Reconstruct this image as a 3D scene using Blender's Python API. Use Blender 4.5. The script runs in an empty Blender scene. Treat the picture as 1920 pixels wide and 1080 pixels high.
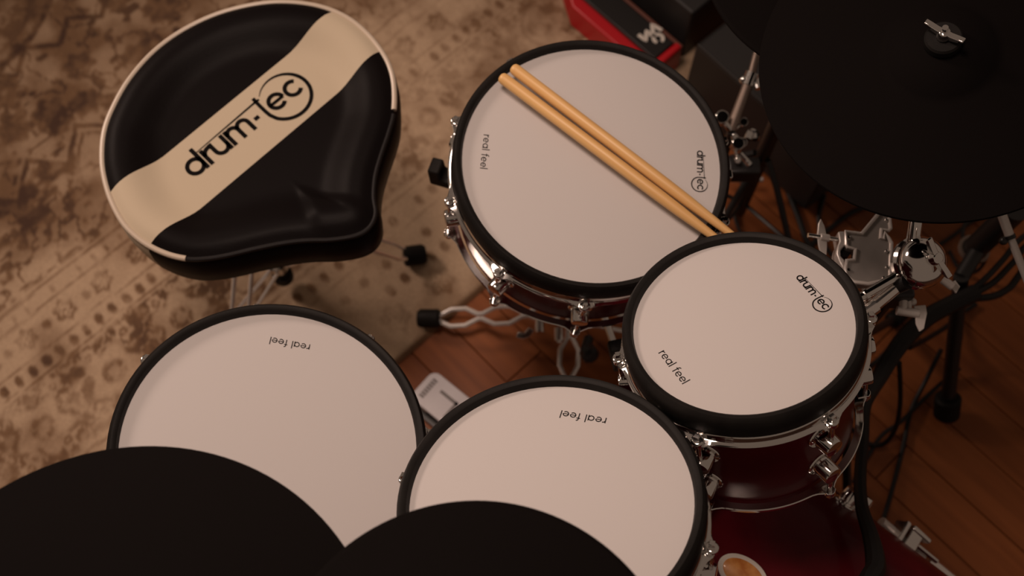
import bpy, bmesh, math, random
import numpy as np
from mathutils import Vector, Matrix

SC = bpy.context.scene
COL = SC.collection
PI = math.pi
R = math.radians

# ---------------------------------------------------------------- camera
cam_d = bpy.data.cameras.new('camera')
cam = bpy.data.objects.new('camera', cam_d)
COL.objects.link(cam)
cam_d.sensor_width = 36.0
cam_d.lens = 2100.0 / 1920.0 * 36.0
cam.location = (0, 0, 1.97)
cam.rotation_euler = (R(90 - 68), 0, 0)
cam_d.clip_start = 0.05
cam_d.clip_end = 60
cam_d.dof.use_dof = True
cam_d.dof.focus_distance = 1.28
cam_d.dof.aperture_fstop = 3.6
SC.camera = cam

# ---------------------------------------------------------------- world, lamps, exposure
w = bpy.data.worlds.new('room_light')
SC.world = w
w.use_nodes = True
bg = w.node_tree.nodes['Background']
bg.inputs[0].default_value = (1.0, 0.72, 0.55, 1)
bg.inputs[1].default_value = 0.13
SC.view_settings.view_transform = 'Standard'
SC.view_settings.look = 'None'
SC.view_settings.gamma = 1.0
SC.view_settings.use_curve_mapping = False
SC.view_settings.exposure = 0.0


def lamp(name, kind, loc, target, power, col, size=0.3, size_y=None, angle=None, blend=0.5):
    d = bpy.data.lights.new(name, kind)
    d.energy = power
    d.color = col
    if kind == 'AREA':
        d.shape = 'RECTANGLE' if size_y else 'DISK'
        d.size = size
        if size_y:
            d.size_y = size_y
    else:
        d.shadow_soft_size = size
    if kind == 'SPOT':
        d.spot_size = R(angle)
        d.spot_blend = blend
    o = bpy.data.objects.new(name, d)
    COL.objects.link(o)
    o.location = loc
    o.rotation_euler = (Vector(target) - Vector(loc)).to_track_quat('-Z', 'Y').to_euler()
    return o


WARM = (1.0, 0.74, 0.61)
lamp('lamp_light', 'SPOT', (-2.4, 2.1, 2.2), (0.0, 0.38, 0.7), 165, WARM, 0.35, angle=75, blend=1.0)
lamp('overhead_fill_light', 'SPOT', (-0.42, 0.78, 2.65), (-0.25, 0.52, 0.3), 104, WARM, 0.30, angle=76, blend=1.0)  # unseen fill spot, added overhead to light the floor between the drums

# ---------------------------------------------------------------- mesh helpers


class MB:
    """collects vertices and faces; build() links them as one mesh object"""

    def __init__(self):
        self.v, self.f, self.m = [], [], []
        self.mi = 0

    def add(self, vs, fs, M=None):
        o = len(self.v)
        if M is not None:
            vs = [M @ Vector(p) for p in vs]
        self.v += [tuple(p) for p in vs]
        self.f += [tuple(i + o for i in f) for f in fs]
        self.m += [self.mi] * len(fs)
        return self

    def lathe(self, prof, n=48, M=None, closed=False, a0=0.0, a1=2 * PI):
        full = abs(a1 - a0 - 2 * PI) < 1e-6
        k = n if full else n + 1
        vs, fs = [], []
        for r, z in prof:
            for i in range(k):
                a = a0 + (a1 - a0) * i / n
                vs.append((r * math.cos(a), r * math.sin(a), z))
        m = len(prof)
        for j in range(m if closed else m - 1):
            jn = (j + 1) % m
            for i in range(n):
                i2 = (i + 1) % k
                fs.append((j * k + i, j * k + i2, jn * k + i2, jn * k + i))
        return self.add(vs, fs, M)

    def cyl(self, p, q, r, r2=None, n=16, cap=True):
        p, q = Vector(p), Vector(q)
        L = (q - p).length
        r2 = r if r2 is None else r2
        prof = [(r, 0), (r2, L)]
        if cap:
            prof = [(0.0001, 0)] + prof + [(0.0001, L)]
        return self.lathe(prof, n, frame(p, q - p))

    def tube(self, pts, r, n=10, closed=False, cap=True):
        P = [Vector(p) for p in pts]
        m = len(P)
        rr = r if isinstance(r, (list, tuple)) else [r] * m
        vs, fs = [], []
        N = None
        for i in range(m):
            a = P[i - 1] if (i > 0 or closed) else P[i]
            b = P[(i + 1) % m] if (i < m - 1 or closed) else P[i]
            t = (b - a).normalized()
            if N is None:
                N = t.orthogonal().normalized()
            N = (N - t * N.dot(t)).normalized()
            B = t.cross(N)
            for k in range(n):
                an = 2 * PI * k / n
                vs.append(P[i] + (N * math.cos(an) + B * math.sin(an)) * rr[i])
        for i in range(m if closed else m - 1):
            i2 = (i + 1) % m
            for k in range(n):
                k2 = (k + 1) % n
                fs.append((i * n + k, i * n + k2, i2 * n + k2, i2 * n + k))
        if cap and not closed:
            fs.append(tuple(range(n - 1, -1, -1)))
            fs.append(tuple((m - 1) * n + k for k in range(n)))
        return self.add(vs, fs)

    def box(self, c, s, M=None):
        x, y, z = (t / 2 for t in s)
        vs = [(c[0] + a * x, c[1] + b * y, c[2] + d * z) for a in (-1, 1) for b in (-1, 1) for d in (-1, 1)]
        fs = [(0, 1, 3, 2), (4, 6, 7, 5), (0, 4, 5, 1), (2, 3, 7, 6), (0, 2, 6, 4), (1, 5, 7, 3)]
        return self.add(vs, fs, M)

    def prism(self, poly, z0, z1, M=None):
        a = sum(poly[i][0] * poly[(i + 1) % len(poly)][1] - poly[(i + 1) % len(poly)][0] * poly[i][1] for i in range(len(poly)))
        if a < 0:
            poly = poly[::-1]
        n = len(poly)
        vs = [(x, y, z0) for x, y in poly] + [(x, y, z1) for x, y in poly]
        fs = [tuple(range(n - 1, -1, -1)), tuple(range(n, 2 * n))]
        fs += [(i, (i + 1) % n, n + (i + 1) % n, n + i) for i in range(n)]
        return self.add(vs, fs, M)

    def sphere(self, c, r, n=16, sz=1.0, M=None):
        prof = [(max(1e-4, r * math.cos(t)), r * sz * math.sin(t)) for t in [(-0.5 + k / 10) * PI for k in range(11)]]
        T = Matrix.Translation(c)
        return self.lathe(prof, n, T if M is None else M @ T)

    def build(self, name, mat, parent=None, smooth=35, bevel=0, seg=2, sub=0):
        me = bpy.data.meshes.new(name)
        me.from_pydata(self.v, [], self.f)
        mats = mat if isinstance(mat, (list, tuple)) else [mat]
        for t in mats:
            me.materials.append(t)
        if len(mats) > 1:
            me.polygons.foreach_set('material_index', self.m)
        bm = bmesh.new()
        bm.from_mesh(me)
        bmesh.ops.recalc_face_normals(bm, faces=bm.faces)
        bm.to_mesh(me)
        bm.free()
        if smooth:
            me.shade_smooth()
            me.set_sharp_from_angle(angle=R(smooth))
        o = bpy.data.objects.new(name, me)
        COL.objects.link(o)
        if parent:
            o.parent = parent
        if bevel:
            b = o.modifiers.new('bevel', 'BEVEL')
            b.width, b.segments, b.limit_method = bevel, seg, 'ANGLE'
        if sub:
            s = o.modifiers.new('sub', 'SUBSURF')
            s.levels = s.render_levels = sub
        return o


def frame(o, z, x=None):
    z = Vector(z).normalized()
    if x is None:
        x = z.orthogonal()
    x = Vector(x)
    x = (x - z * x.dot(z)).normalized()
    y = z.cross(x)
    return Matrix(((x.x, y.x, z.x, o[0]), (x.y, y.y, z.y, o[1]), (x.z, y.z, z.z, o[2]), (0, 0, 0, 1)))


def tag(o, label=None, cat=None, group=None, kind=None):
    for k, v in (('label', label), ('category', cat), ('group', group), ('kind', kind)):
        if v:
            o[k] = v
    return o


def thing(name, label, cat, M=None, group=None):
    o = bpy.data.objects.new(name, None)
    o.empty_display_size = 0.05
    COL.objects.link(o)
    if M is not None:
        o.matrix_world = M
        o.location, o.rotation_euler = M.to_translation(), M.to_euler()
    return tag(o, label, cat, group)


def dup(o, M, parent):
    c = o.copy()
    COL.objects.link(c)
    c.parent = parent
    c.matrix_parent_inverse = Matrix()
    c.location, c.rotation_euler = M.to_translation(), M.to_euler()
    return c


def smooth_path(pts, k=6):
    """Catmull-Rom through the given points"""
    P = [Vector(p) for p in pts]
    out = []
    for i in range(len(P) - 1):
        a, b, c, d = P[max(i - 1, 0)], P[i], P[i + 1], P[min(i + 2, len(P) - 1)]
        for j in range(k):
            t = j / k
            out.append(0.5 * ((2 * b) + (c - a) * t + (2 * a - 5 * b + 4 * c - d) * t * t + (3 * b - a - 3 * c + d) * t ** 3))
    out.append(P[-1])
    return out


# ---------------------------------------------------------------- materials
def mat(name, col, rough=0.5, metal=0.0, coat=0.0, bump=None, spec=0.5, vary=None):
    m = bpy.data.materials.new(name)
    m.use_nodes = True
    nt = m.node_tree
    b = nt.nodes['Principled BSDF']
    b.inputs['Base Color'].default_value = (*col, 1)
    b.inputs['Roughness'].default_value = rough
    b.inputs['Metallic'].default_value = metal
    b.inputs['Coat Weight'].default_value = coat
    b.inputs['Coat Roughness'].default_value = 0.05
    b.inputs['Specular IOR Level'].default_value = spec
    tc = nt.nodes.new('ShaderNodeTexCoord')
    if vary:
        no = nt.nodes.new('ShaderNodeTexNoise')
        no.inputs['Scale'].default_value = vary[0]
        no.inputs['Detail'].default_value = 4
        nt.links.new(tc.outputs['Object'], no.inputs['Vector'])
        r = nt.nodes.new('ShaderNodeValToRGB')
        r.color_ramp.elements[0].position = 0.35
        r.color_ramp.elements[1].position = 0.65
        r.color_ramp.elements[0].color = (*col, 1)
        r.color_ramp.elements[1].color = (*vary[1], 1)
        nt.links.new(no.outputs[0], r.inputs[0])
        nt.links.new(r.outputs[0], b.inputs['Base Color'])
    if bump:
        no = nt.nodes.new('ShaderNodeTexNoise')
        no.inputs['Scale'].default_value = bump[0]
        no.inputs['Detail'].default_value = 3
        nt.links.new(tc.outputs['Object'], no.inputs['Vector'])
        bp = nt.nodes.new('ShaderNodeBump')
        bp.inputs['Strength'].default_value = bump[1]
        bp.inputs['Distance'].default_value = bump[2]
        nt.links.new(no.outputs[0], bp.inputs['Height'])
        nt.links.new(bp.outputs[0], b.inputs['Normal'])
    return m


M_CHROME = mat('chrome', (0.78, 0.76, 0.74), 0.10, 1.0)
M_DULL_SHADED = mat('dull_shaded_metal', (0.22, 0.17, 0.14), 0.45, 0.6)  # dark metal; on the strut the cymbals' shade is in the colour
M_SATIN = mat('satin_metal', (0.58, 0.54, 0.51), 0.34, 0.35, bump=(60, 0.15, 0.0005))
M_FLATBAR = mat('pale_steel', (0.90, 0.86, 0.83), 0.24, 0.75)
M_PLATE = mat('cast_plate', (0.50, 0.46, 0.43), 0.32, 0.6, vary=(26, (0.40, 0.37, 0.345)))
M_BRIGHT = mat('bright_metal', (0.92, 0.88, 0.85), 0.16, 1.0)
M_RUBBER = mat('black_rubber', (0.0080, 0.0070, 0.0065), 0.55, bump=(420, 0.25, 0.0004), spec=0.14, vary=(30, (0.012, 0.0105, 0.0095)))
M_PAD = mat('cymbal_pad_rubber', (0.0042, 0.0030, 0.0028), 0.8, bump=(700, 0.35, 0.0004), spec=0.06)
M_BLACK = mat('black_plastic', (0.010, 0.009, 0.009), 0.4, bump=(200, 0.2, 0.0003))
M_CABLE = mat('black_cable', (0.007, 0.006, 0.006), 0.5, spec=0.3)
M_HEAD = mat('mesh_head', (0.54, 0.515, 0.505), 0.75, bump=(2600, 0.35, 0.0002), spec=0.25)
M_INK = mat('black_ink', (0.008, 0.007, 0.007), 0.9, spec=0.03)
M_MAROON = mat('maroon_lacquer', (0.105, 0.006, 0.011), 0.30, coat=0.08, spec=0.10, vary=(9, (0.062, 0.004, 0.007)))
M_WOODEDGE = mat('maroon_wood_hoop', (0.10, 0.006, 0.008), 0.25, coat=1.0)
M_VINYLB = mat('black_vinyl', (0.009, 0.0075, 0.0075), 0.45, bump=(260, 0.3, 0.0004), spec=0.25)
M_CREAM = mat('cream_piping', (0.52, 0.44, 0.35), 0.35)
M_RED = mat('red_paint', (0.42, 0.004, 0.010), 0.4)
M_WHITE = mat('white_print', (0.62, 0.58, 0.52), 0.6)
M_GREYPLATE = mat('pale_plate', (0.60, 0.57, 0.59), 0.5, vary=(14, (0.54, 0.51, 0.53)))
M_GREYINK = mat('grey_print', (0.17, 0.15, 0.145), 0.6)
M_BROWNEDGE = mat('brown_strip', (0.11, 0.035, 0.022), 0.6)
M_BOX = mat('black_tolex', (0.012, 0.011, 0.011), 0.55, bump=(300, 0.5, 0.0006))
M_ORANGE = mat('amber_badge', (0.45, 0.15, 0.03), 0.35, coat=0.6, vary=(70, (0.62, 0.28, 0.08)))


def stick_material():
    m = mat('hickory', (0.62, 0.33, 0.10), 0.42)
    nt = m.node_tree
    b = nt.nodes['Principled BSDF']
    tc = nt.nodes.new('ShaderNodeTexCoord')
    mp = nt.nodes.new('ShaderNodeMapping')
    mp.inputs['Scale'].default_value = (120, 120, 6)
    no = nt.nodes.new('ShaderNodeTexNoise')
    no.inputs['Scale'].default_value = 1.5
    r = nt.nodes.new('ShaderNodeValToRGB')
    r.color_ramp.elements[0].color = (0.58, 0.31, 0.10, 1)
    r.color_ramp.elements[1].color = (0.78, 0.50, 0.21, 1)
    nt.links.new(tc.outputs['Object'], mp.inputs[0])
    nt.links.new(mp.outputs[0], no.inputs[0])
    nt.links.new(no.outputs[0], r.inputs[0])
    nt.links.new(r.outputs[0], b.inputs['Base Color'])
    return m


M_STICK = stick_material()


def plank_material():
    m = mat('varnished_floorboard', (0.16, 0.05, 0.02), 0.42, spec=0.18)
    nt = m.node_tree
    b = nt.nodes['Principled BSDF']
    tc = nt.nodes.new('ShaderNodeTexCoord')
    oi = nt.nodes.new('ShaderNodeObjectInfo')
    add = nt.nodes.new('ShaderNodeVectorMath')
    add.operation = 'ADD'
    sc = nt.nodes.new('ShaderNodeVectorMath')
    sc.operation = 'SCALE'
    sc.inputs['Scale'].default_value = 13.0
    nt.links.new(oi.outputs['Location'], sc.inputs[0])
    nt.links.new(tc.outputs['Object'], add.inputs[0])
    nt.links.new(sc.outputs[0], add.inputs[1])
    mp = nt.nodes.new('ShaderNodeMapping')
    mp.inputs['Scale'].default_value = (3, 45, 3)
    no = nt.nodes.new('ShaderNodeTexNoise')
    no.inputs['Scale'].default_value = 1.0
    no.inputs['Detail'].default_value = 5
    nt.links.new(add.outputs[0], mp.inputs[0])
    nt.links.new(mp.outputs[0], no.inputs[0])
    mx = nt.nodes.new('ShaderNodeMath')
    mx.operation = 'MULTIPLY_ADD'
    mx.inputs[1].default_value = 0.25
    nt.links.new(oi.outputs['Random'], mx.inputs[0])
    nt.links.new(no.outputs[0], mx.inputs[2])
    r = nt.nodes.new('ShaderNodeValToRGB')
    r.color_ramp.elements[0].position = 0.3
    r.color_ramp.elements[1].position = 0.85
    r.color_ramp.elements[0].color = (0.130, 0.037, 0.012, 1)
    r.color_ramp.elements[1].color = (0.245, 0.078, 0.024, 1)
    nt.links.new(mx.outputs[0], r.inputs[0])
    nt.links.new(r.outputs[0], b.inputs['Base Color'])
    return m


M_PLANK = plank_material()
M_SUBFLOOR = mat('dark_joint', (0.085, 0.028, 0.011), 0.8)


def rug_material():
    m = mat('woven_rug_pile', (0.4, 0.3, 0.2), 0.95, spec=0.1)
    nt = m.node_tree
    b = nt.nodes['Principled BSDF']
    at = nt.nodes.new('ShaderNodeAttribute')
    at.attribute_name = 'dye'
    tc = nt.nodes.new('ShaderNodeTexCoord')
    no = nt.nodes.new('ShaderNodeTexNoise')
    no.inputs['Scale'].default_value = 240
    no.inputs['Detail'].default_value = 2
    nt.links.new(tc.outputs['Object'], no.inputs['Vector'])
    mr = nt.nodes.new('ShaderNodeMapRange')
    mr.inputs['To Min'].default_value = 0.78
    mr.inputs['To Max'].default_value = 1.2
    nt.links.new(no.outputs[0], mr.inputs[0])
    mul = nt.nodes.new('ShaderNodeVectorMath')
    mul.operation = 'SCALE'
    nt.links.new(at.outputs['Color'], mul.inputs[0])
    nt.links.new(mr.outputs[0], mul.inputs['Scale'])
    nt.links.new(mul.outputs[0], b.inputs['Base Color'])
    bp = nt.nodes.new('ShaderNodeBump')
    bp.inputs['Strength'].default_value = 0.5
    bp.inputs['Distance'].default_value = 0.002
    nt.links.new(no.outputs[0], bp.inputs['Height'])
    nt.links.new(bp.outputs[0], b.inputs['Normal'])
    return m


M_RUG = rug_material()


def seat_material():
    """black vinyl with one straight cream stripe sewn across (a colour of the cover itself)"""
    m = mat('seat_cover', (0.010, 0.008, 0.008), 0.46, bump=(260, 0.25, 0.0004), spec=0.055)
    nt = m.node_tree
    b = nt.nodes['Principled BSDF']
    tc = nt.nodes.new('ShaderNodeTexCoord')
    dp = nt.nodes.new('ShaderNodeVectorMath')
    dp.operation = 'DOT_PRODUCT'
    dp.inputs[1].default_value = (-0.7198, 0.6942, 0)
    nt.links.new(tc.outputs['Object'], dp.inputs[0])
    s = nt.nodes.new('ShaderNodeMath')
    s.operation = 'SUBTRACT'
    s.inputs[1].default_value = SEAT_STRIPE[0]
    nt.links.new(dp.outputs['Value'], s.inputs[0])
    a = nt.nodes.new('ShaderNodeMath')
    a.operation = 'ABSOLUTE'
    nt.links.new(s.outputs[0], a.inputs[0])
    l = nt.nodes.new('ShaderNodeMath')
    l.operation = 'LESS_THAN'
    l.inputs[1].default_value = SEAT_STRIPE[1]
    nt.links.new(a.outputs[0], l.inputs[0])
    mx = nt.nodes.new('ShaderNodeMix')
    mx.data_type = 'RGBA'
    mx.inputs['A'].default_value = (0.0050, 0.0037, 0.0038, 1)
    mx.inputs['B'].default_value = (0.50, 0.425, 0.315, 1)
    nt.links.new(l.outputs[0], mx.inputs['Factor'])
    nt.links.new(mx.outputs['Result'], b.inputs['Base Color'])
    return m


# ---------------------------------------------------------------- lettering: strokes of a round geometric alphabet
def arc(cx, cy, r, a0, a1, n=18):
    return [(cx + r * math.cos(R(a0 + (a1 - a0) * i / n)), cy + r * math.sin(R(a0 + (a1 - a0) * i / n))) for i in range(n + 1)]


def line(x0, y0, x1, y1, n=6):
    return [(x0 + (x1 - x0) * i / n, y0 + (y1 - y0) * i / n) for i in range(n + 1)]


W_ = 0.19


def glyph(c, x):
    h = W_ / 2
    if c == 'e':
        return [(arc(x + .5, .5, .5 - h, 0, 318), W_), (line(x + .08, .5, x + .92, .5), W_ * .8)], 1.12
    if c == 'c':
        return [(arc(x + .5, .5, .5 - h, 42, 318), W_)], 1.1
    if c == 'a':
        return [(arc(x + .5, .5, .5 - h, 0, 360, 26), W_), (line(x + 1 - h, 0, x + 1 - h, 1), W_)], 1.2
    if c == 'd':
        return [(arc(x + .5, .5, .5 - h, 0, 360, 26), W_), (line(x + 1 - h, 0, x + 1 - h, 1.42), W_)], 1.2
    if c == 'l':
        return [(line(x + h, 0, x + h, 1.42), W_)], .42
    if c == 'r':
        return [(line(x + h, 0, x + h, 1), W_), (arc(x + .47, .5, .47 - h, 172, 78, 8), W_)], .66
    if c == 'u':
        return [(line(x + h, 1, x + h, .42) + arc(x + .44, .44, .44 - h, 180, 360, 12) + line(x + .88 - h, .44, x + .88 - h, 1), W_),
                (line(x + .88 - h, 0, x + .88 - h, .5), W_)], 1.08
    if c == 'm':
        return [(line(x + h, 0, x + h, 1), W_), (arc(x + .40, .61, .40 - h, 180, 0, 12) + line(x + .80 - h, .61, x + .80 - h, 0), W_),
                (arc(x + 1.02, .61, .40 - h, 180, 0, 12) + line(x + 1.42 - h, .61, x + 1.42 - h, 0), W_)], 1.7
    if c == 'f':
        return [(line(x + .25, 0, x + .25, 1.05) + arc(x + .5, 1.1, .25, 175, 80, 8), W_), (line(x, .92, x + .55, .92), W_ * .9)], .66
    return [], .5


def word(s):
    x, out = 0.0, []
    for c in s:
        g, a = glyph(c, x)
        out += g
        x += a
    return out, x


def logo():
    """the round logo: d r u m - t e c, a hairline over the first four letters and a ring that grows out of the t"""
    out, x = [], 0.0
    for c, adv in (('d', 1.09), ('r', .53), ('u', .95), ('m', 1.5)):
        out += glyph(c, x)[0]
        x += adv
    out.append((line(4.20, .46, 4.48, .46), W_))
    out.append((line(0.95, 1.06, 4.75, 1.20, 14), [.03 + .06 * i / 14 for i in range(15)]))
    out.append((line(4.7, 1.20, 5.1, 1.20, 3), .10))
    a = arc(6.15, .40, 1.30, 205, 496, 60)
    ws = [.17 if i < 36 else .17 - .145 * (i - 36) / 24 for i in range(61)]
    out.append((line(4.92, 1.45, 4.89, .9, 5) + [(4.885, .40), (4.905, .10)] + a[1:], [.17] * 8 + ws[1:]))
    for c, xx in (('e', 5.16), ('c', 6.22)):
        out += glyph(c, xx)[0]
    return out, 7.45


def lettering(name, strokes, origin, ang, size, parent, surf=None, th=0.0005, cx=0.0, m=None, bold=1.0):
    """flat printed strokes laid on a surface; surf(x, y) gives the height at a point of the parent's plane"""
    mb = MB()
    ca, sa = math.cos(ang), math.sin(ang)
    for pts, wd in strokes:
        n = len(pts)
        ww = wd if isinstance(wd, list) else [wd] * n
        ww = [q * bold for q in ww]
        L, Rr = [], []
        for i in range(n):
            a, b = pts[max(i - 1, 0)], pts[min(i + 1, n - 1)]
            tx, ty = b[0] - a[0], b[1] - a[1]
            l = math.hypot(tx, ty) or 1
            nx, ny = -ty / l * ww[i] / 2, tx / l * ww[i] / 2
            for lst, s in ((L, 1), (Rr, -1)):
                gx, gy = (pts[i][0] - cx + s * nx) * size, (pts[i][1] + s * ny) * size
                X, Y = origin[0] + gx * ca - gy * sa, origin[1] + gx * sa + gy * ca
                lst.append((X, Y, (surf(X, Y) if surf else 0.0)))
        vs = []
        for i in range(n):
            vs += [(L[i][0], L[i][1], L[i][2] + th), (Rr[i][0], Rr[i][1], Rr[i][2] + th), (L[i][0], L[i][1], L[i][2] - th), (Rr[i][0], Rr[i][1], Rr[i][2] - th)]
        fs = []
        for i in range(n - 1):
            o, q = i * 4, i * 4 + 4
            fs += [(o, o + 1, q + 1, q), (o + 2, q + 2, q + 3, o + 3), (o, q, q + 2, o + 2), (o + 1, o + 3, q + 3, q + 1)]
        fs += [(0, 2, 3, 1), (4 * n - 4, 4 * n - 3, 4 * n - 1, 4 * n - 2)]
        mb.add(vs, fs)
    return mb.build(name, m or M_INK, parent, smooth=0)

# ================================================================ FLOOR: boards laid across, each its own piece
EU = Vector((0.726, 0.688, 0))      # the rug's edge runs this way
EV = Vector((0.688, -0.726, 0))     # the boards run this way
floor = MB().box((0, 0, -0.012), (7.0, 7.0, 0.02)).build('floor', M_SUBFLOOR, smooth=0)
tag(floor, kind='structure')
floor.location = (0.2, 0.7, -0.004)
rnd = random.Random(5)
PW = 0.088
plank_meshes = {}
for i in range(-22, 22):
    off = (i * 0.37) % 0.9
    for j in range(-3, 4):
        c = EU * (i * PW) + EV * (j * 0.9 + off) + Vector((0.35, 0.55, 0))
        if not (-1.2 < c.x < 2.2 and -1.0 < c.y < 2.5):
            continue
        if (c - Vector((-0.211, 0.644, 0))).dot(Vector((-0.688, 0.7257, 0))) > 0.55:
            continue
        if 'plank' not in plank_meshes:
            p = MB().box((0, 0, -0.006), (0.8985, PW - 0.0014, 0.012)).build('plank', M_PLANK, floor, smooth=0, bevel=0.0012, seg=1)
            plank_meshes['plank'] = p
        else:
            p = plank_meshes['plank'].copy()
            COL.objects.link(p)
            p.parent = floor
        ang = math.atan2(EV.y, EV.x) + (PI if rnd.random() < .5 else 0)
        p.location = Vector((c.x, c.y, rnd.uniform(-0.0006, 0.0)+0.004)) - floor.location + Vector((0, 0, -0.004))
        p.rotation_euler = (0, 0, ang)

# ================================================================ RUG: a worn oriental rug, dyes drawn row by row from its edge
RUG_O = Vector((-0.211, 0.644, 0))
RN = Vector((-0.688, 0.7257, 0))    # inward from the edge (u); EU runs along the edge (v)


def rug_dye(u, v):
    rs = np.random.RandomState(3)

    def hash2(a, b, s):
        h = np.sin(a * 127.1 + b * 311.7 + s * 74.7) * 43758.5453
        return h - np.floor(h)

    def vnoise(x, y, s):
        xi, yi = np.floor(x), np.floor(y)
        xf, yf = x - xi, y - yi
        xf, yf = xf * xf * (3 - 2 * xf), yf * yf * (3 - 2 * yf)
        return (hash2(xi, yi, s) * (1 - xf) + hash2(xi + 1, yi, s) * xf) * (1 - yf) + (hash2(xi, yi + 1, s) * (1 - xf) + hash2(xi + 1, yi + 1, s) * xf) * yf

    def fbm(x, y, s, o=4):
        t, a = 0, .5
        for k in range(o):
            t = t + a * vnoise(x * 2 ** k, y * 2 ** k, s + k)
            a *= .5
        return t / (1 - .5 ** o)

    def sm(a, b, x):
        t = np.clip((x - a) / (b - a), 0, 1)
        return t * t * (3 - 2 * t)
    uw = u + .010 * (fbm(u * 18, v * 18, 1) - .5)
    vw = v + .010 * (fbm(u * 18, v * 18, 9) - .5)
    dark = np.zeros_like(u)

    def put(d, a=1.0):
        np.maximum(dark, np.clip(d, 0, 1) * a, out=dark)

    def row(u0, per, ru, rv, a, skip=0.15, ph=0.0):
        k = np.floor(vw / per + ph)
        vc = (k - ph + .5) * per + .2 * per * (hash2(k, k * 0, u0 * 50) - .5)
        d = np.sqrt(((uw - u0) / ru) ** 2 + ((vw - vc) / rv) ** 2)
        keep = hash2(k, k * 0 + 3, u0 * 90) > skip
        put(sm(1.25, .75, d) * keep, a * (.6 + .4 * hash2(k, k * 0 + 7, u0)))

    def rosette(u0, per, r, a, ph=0.0, petals=6, skip=.1):
        k = np.floor(vw / per + ph)
        vc = (k - ph + .5) * per
        du, dv = uw - u0, vw - vc
        d = np.hypot(du, dv) / r
        an = np.arctan2(dv, du)
        pet = 1 + .16 * np.cos(petals * an)
        keep = hash2(k, k * 0 + 1, u0 * 30) > skip
        ring = sm(.30, .12, np.abs(d / pet - .92)) + sm(.2, .1, np.abs(d - .5)) * (np.cos(petals * an) > 0) + sm(.25, .15, d)
        put(ring * keep, a)

    def rule(u0, wd, a):
        put(sm(wd, wd * .4, np.abs(uw - u0)), a)

    def scroll(u0, u1, sc, a, s):
        inb = sm(u0, u0 + .012, uw) * sm(u1, u1 - .012, uw)
        n1 = fbm(uw * sc, vw * sc, s, 3)
        put(inb * sm(.055, .015, np.abs(n1 - .5)), a)
        n2 = fbm(uw * sc * 1.7, vw * sc * 1.7, s + 20, 2)
        put(inb * sm(.60, .68, n2), a * .9)
    # border, from the edge inwards
    row(.114, .034, .013, .0085, .75)
    row(.160, .052, .011, .009, .55, ph=.3)
    rosette(.066, .11, .024, .22)
    row(.222, .034, .012, .0085, .70, ph=.1)
    rule(.252, .004, .35)
    rule(.197, .003, .2)
    # broad band: dark ground with pale rosettes
    inb = sm(.262, .268, uw) * sm(.425, .418, uw)
    gr = .42 + .38 * sm(.40, .62, fbm(u * 5, v * 5, 33))
    pale = np.zeros_like(u)
    for per, r, u0, ph in ((.155, .048, .345, 0.0), (.0775, .017, .295, .25), (.0775, .017, .398, .75)):
        k = np.floor(vw / per + ph)
        vc = (k - ph + .5) * per
        d = np.hypot(uw - u0, vw - vc) / r
        an = np.arctan2(vw - vc, uw - u0)
        pet = 1 + .2 * np.cos(5 * an + k)
        pale = np.maximum(pale, sm(1.1, .9, d / pet) * (1 - .75 * sm(.55, .42, d) + .6 * sm(.28, .18, d)))
    n1 = fbm(uw * 42, vw * 42, 51, 3)
    pale = np.maximum(pale, sm(.07, .02, np.abs(n1 - .52)) * .8)
    put(inb * gr * (1 - .9 * pale))
    rule(.428, .003, .5)
    row(.446, .030, .013, .008, .85, skip=.08)
    rule(.468, .003, .4)
    rosette(.505, .085, .019, .5)
    row(.505, .085, .010, .008, .45, ph=.5)
    rule(.540, .004, .40)
    row(.556, .030, .010, .004, .35)
    rule(.575, .004, .45)
    # inner ground: scrolls, then a zigzag line and a dark flowered field
    scroll(.58, .74, 26, .55, 61)
    zz = .787 + .032 * (np.abs(((vw + .02) / .118 - np.floor((vw + .02) / .118)) - .5) * 4 - 1)
    put(sm(.011, .004, np.abs(uw - zz)), .72)
    put(sm(.006, .002, np.abs(uw - zz + .024)), .45)
    between = sm(-.002, .004, zz - uw) * sm(.68, .70, uw)
    n2 = fbm(uw * 30, vw * 30, 77, 3)
    put(between * sm(.43, .56, n2), .62)
    inner = sm(.0, .01, uw - zz - .012)
    for (cu, cv, rr, a) in ((.88, -.16, .034, .62), (.90, -.23, .036, .6), (.845, -.09, .03, .5), (.98, -.20, .04, .55), (.93, -.05, .03, .45), (.86, .05, .035, .45), (.93, .16, .04, .45), (1.01, .10, .03, .4), (.83, .2, .03, .4), (.87, .35, .035, .35), (.97, .32, .04, .35)):
        d = np.hypot(uw - cu, vw - cv) / rr
        an = np.arctan2(vw - cv, uw - cu)
        put(sm(1.15, .85, d / (1 + .15 * np.cos(6 * an))) * (.55 + .45 * sm(.3, .6, fbm(uw * 60, vw * 60, 12, 2))), a)
    n3 = fbm(uw * 22, vw * 22, 91, 3)
    put(inner * sm(.05, .012, np.abs(n3 - .5)), .50)
    n4 = fbm(uw * 34, vw * 34, 95, 2)
    put(inner * sm(.62, .70, n4), .6)
    # medallion rings round the middle of the rug
    mu, mv = 1.30, -.18
    d = np.hypot(uw - mu, vw - mv)
    for r, a in ((.262, .75), (.232, .5), (.14, .5)):
        put(sm(.011, .004, np.abs(d - r)), a)
    z2 = 1.02 + .022 * (np.abs((vw / .105 - np.floor(vw / .105)) - .5) * 4 - 1)
    put(sm(.010, .004, np.abs(uw - z2)) * sm(.23, .26, d), .6)
    put(sm(.26, .25, d) * sm(.45, .6, n2), .5)
    put(sm(.262, .25, d), .22)
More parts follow.
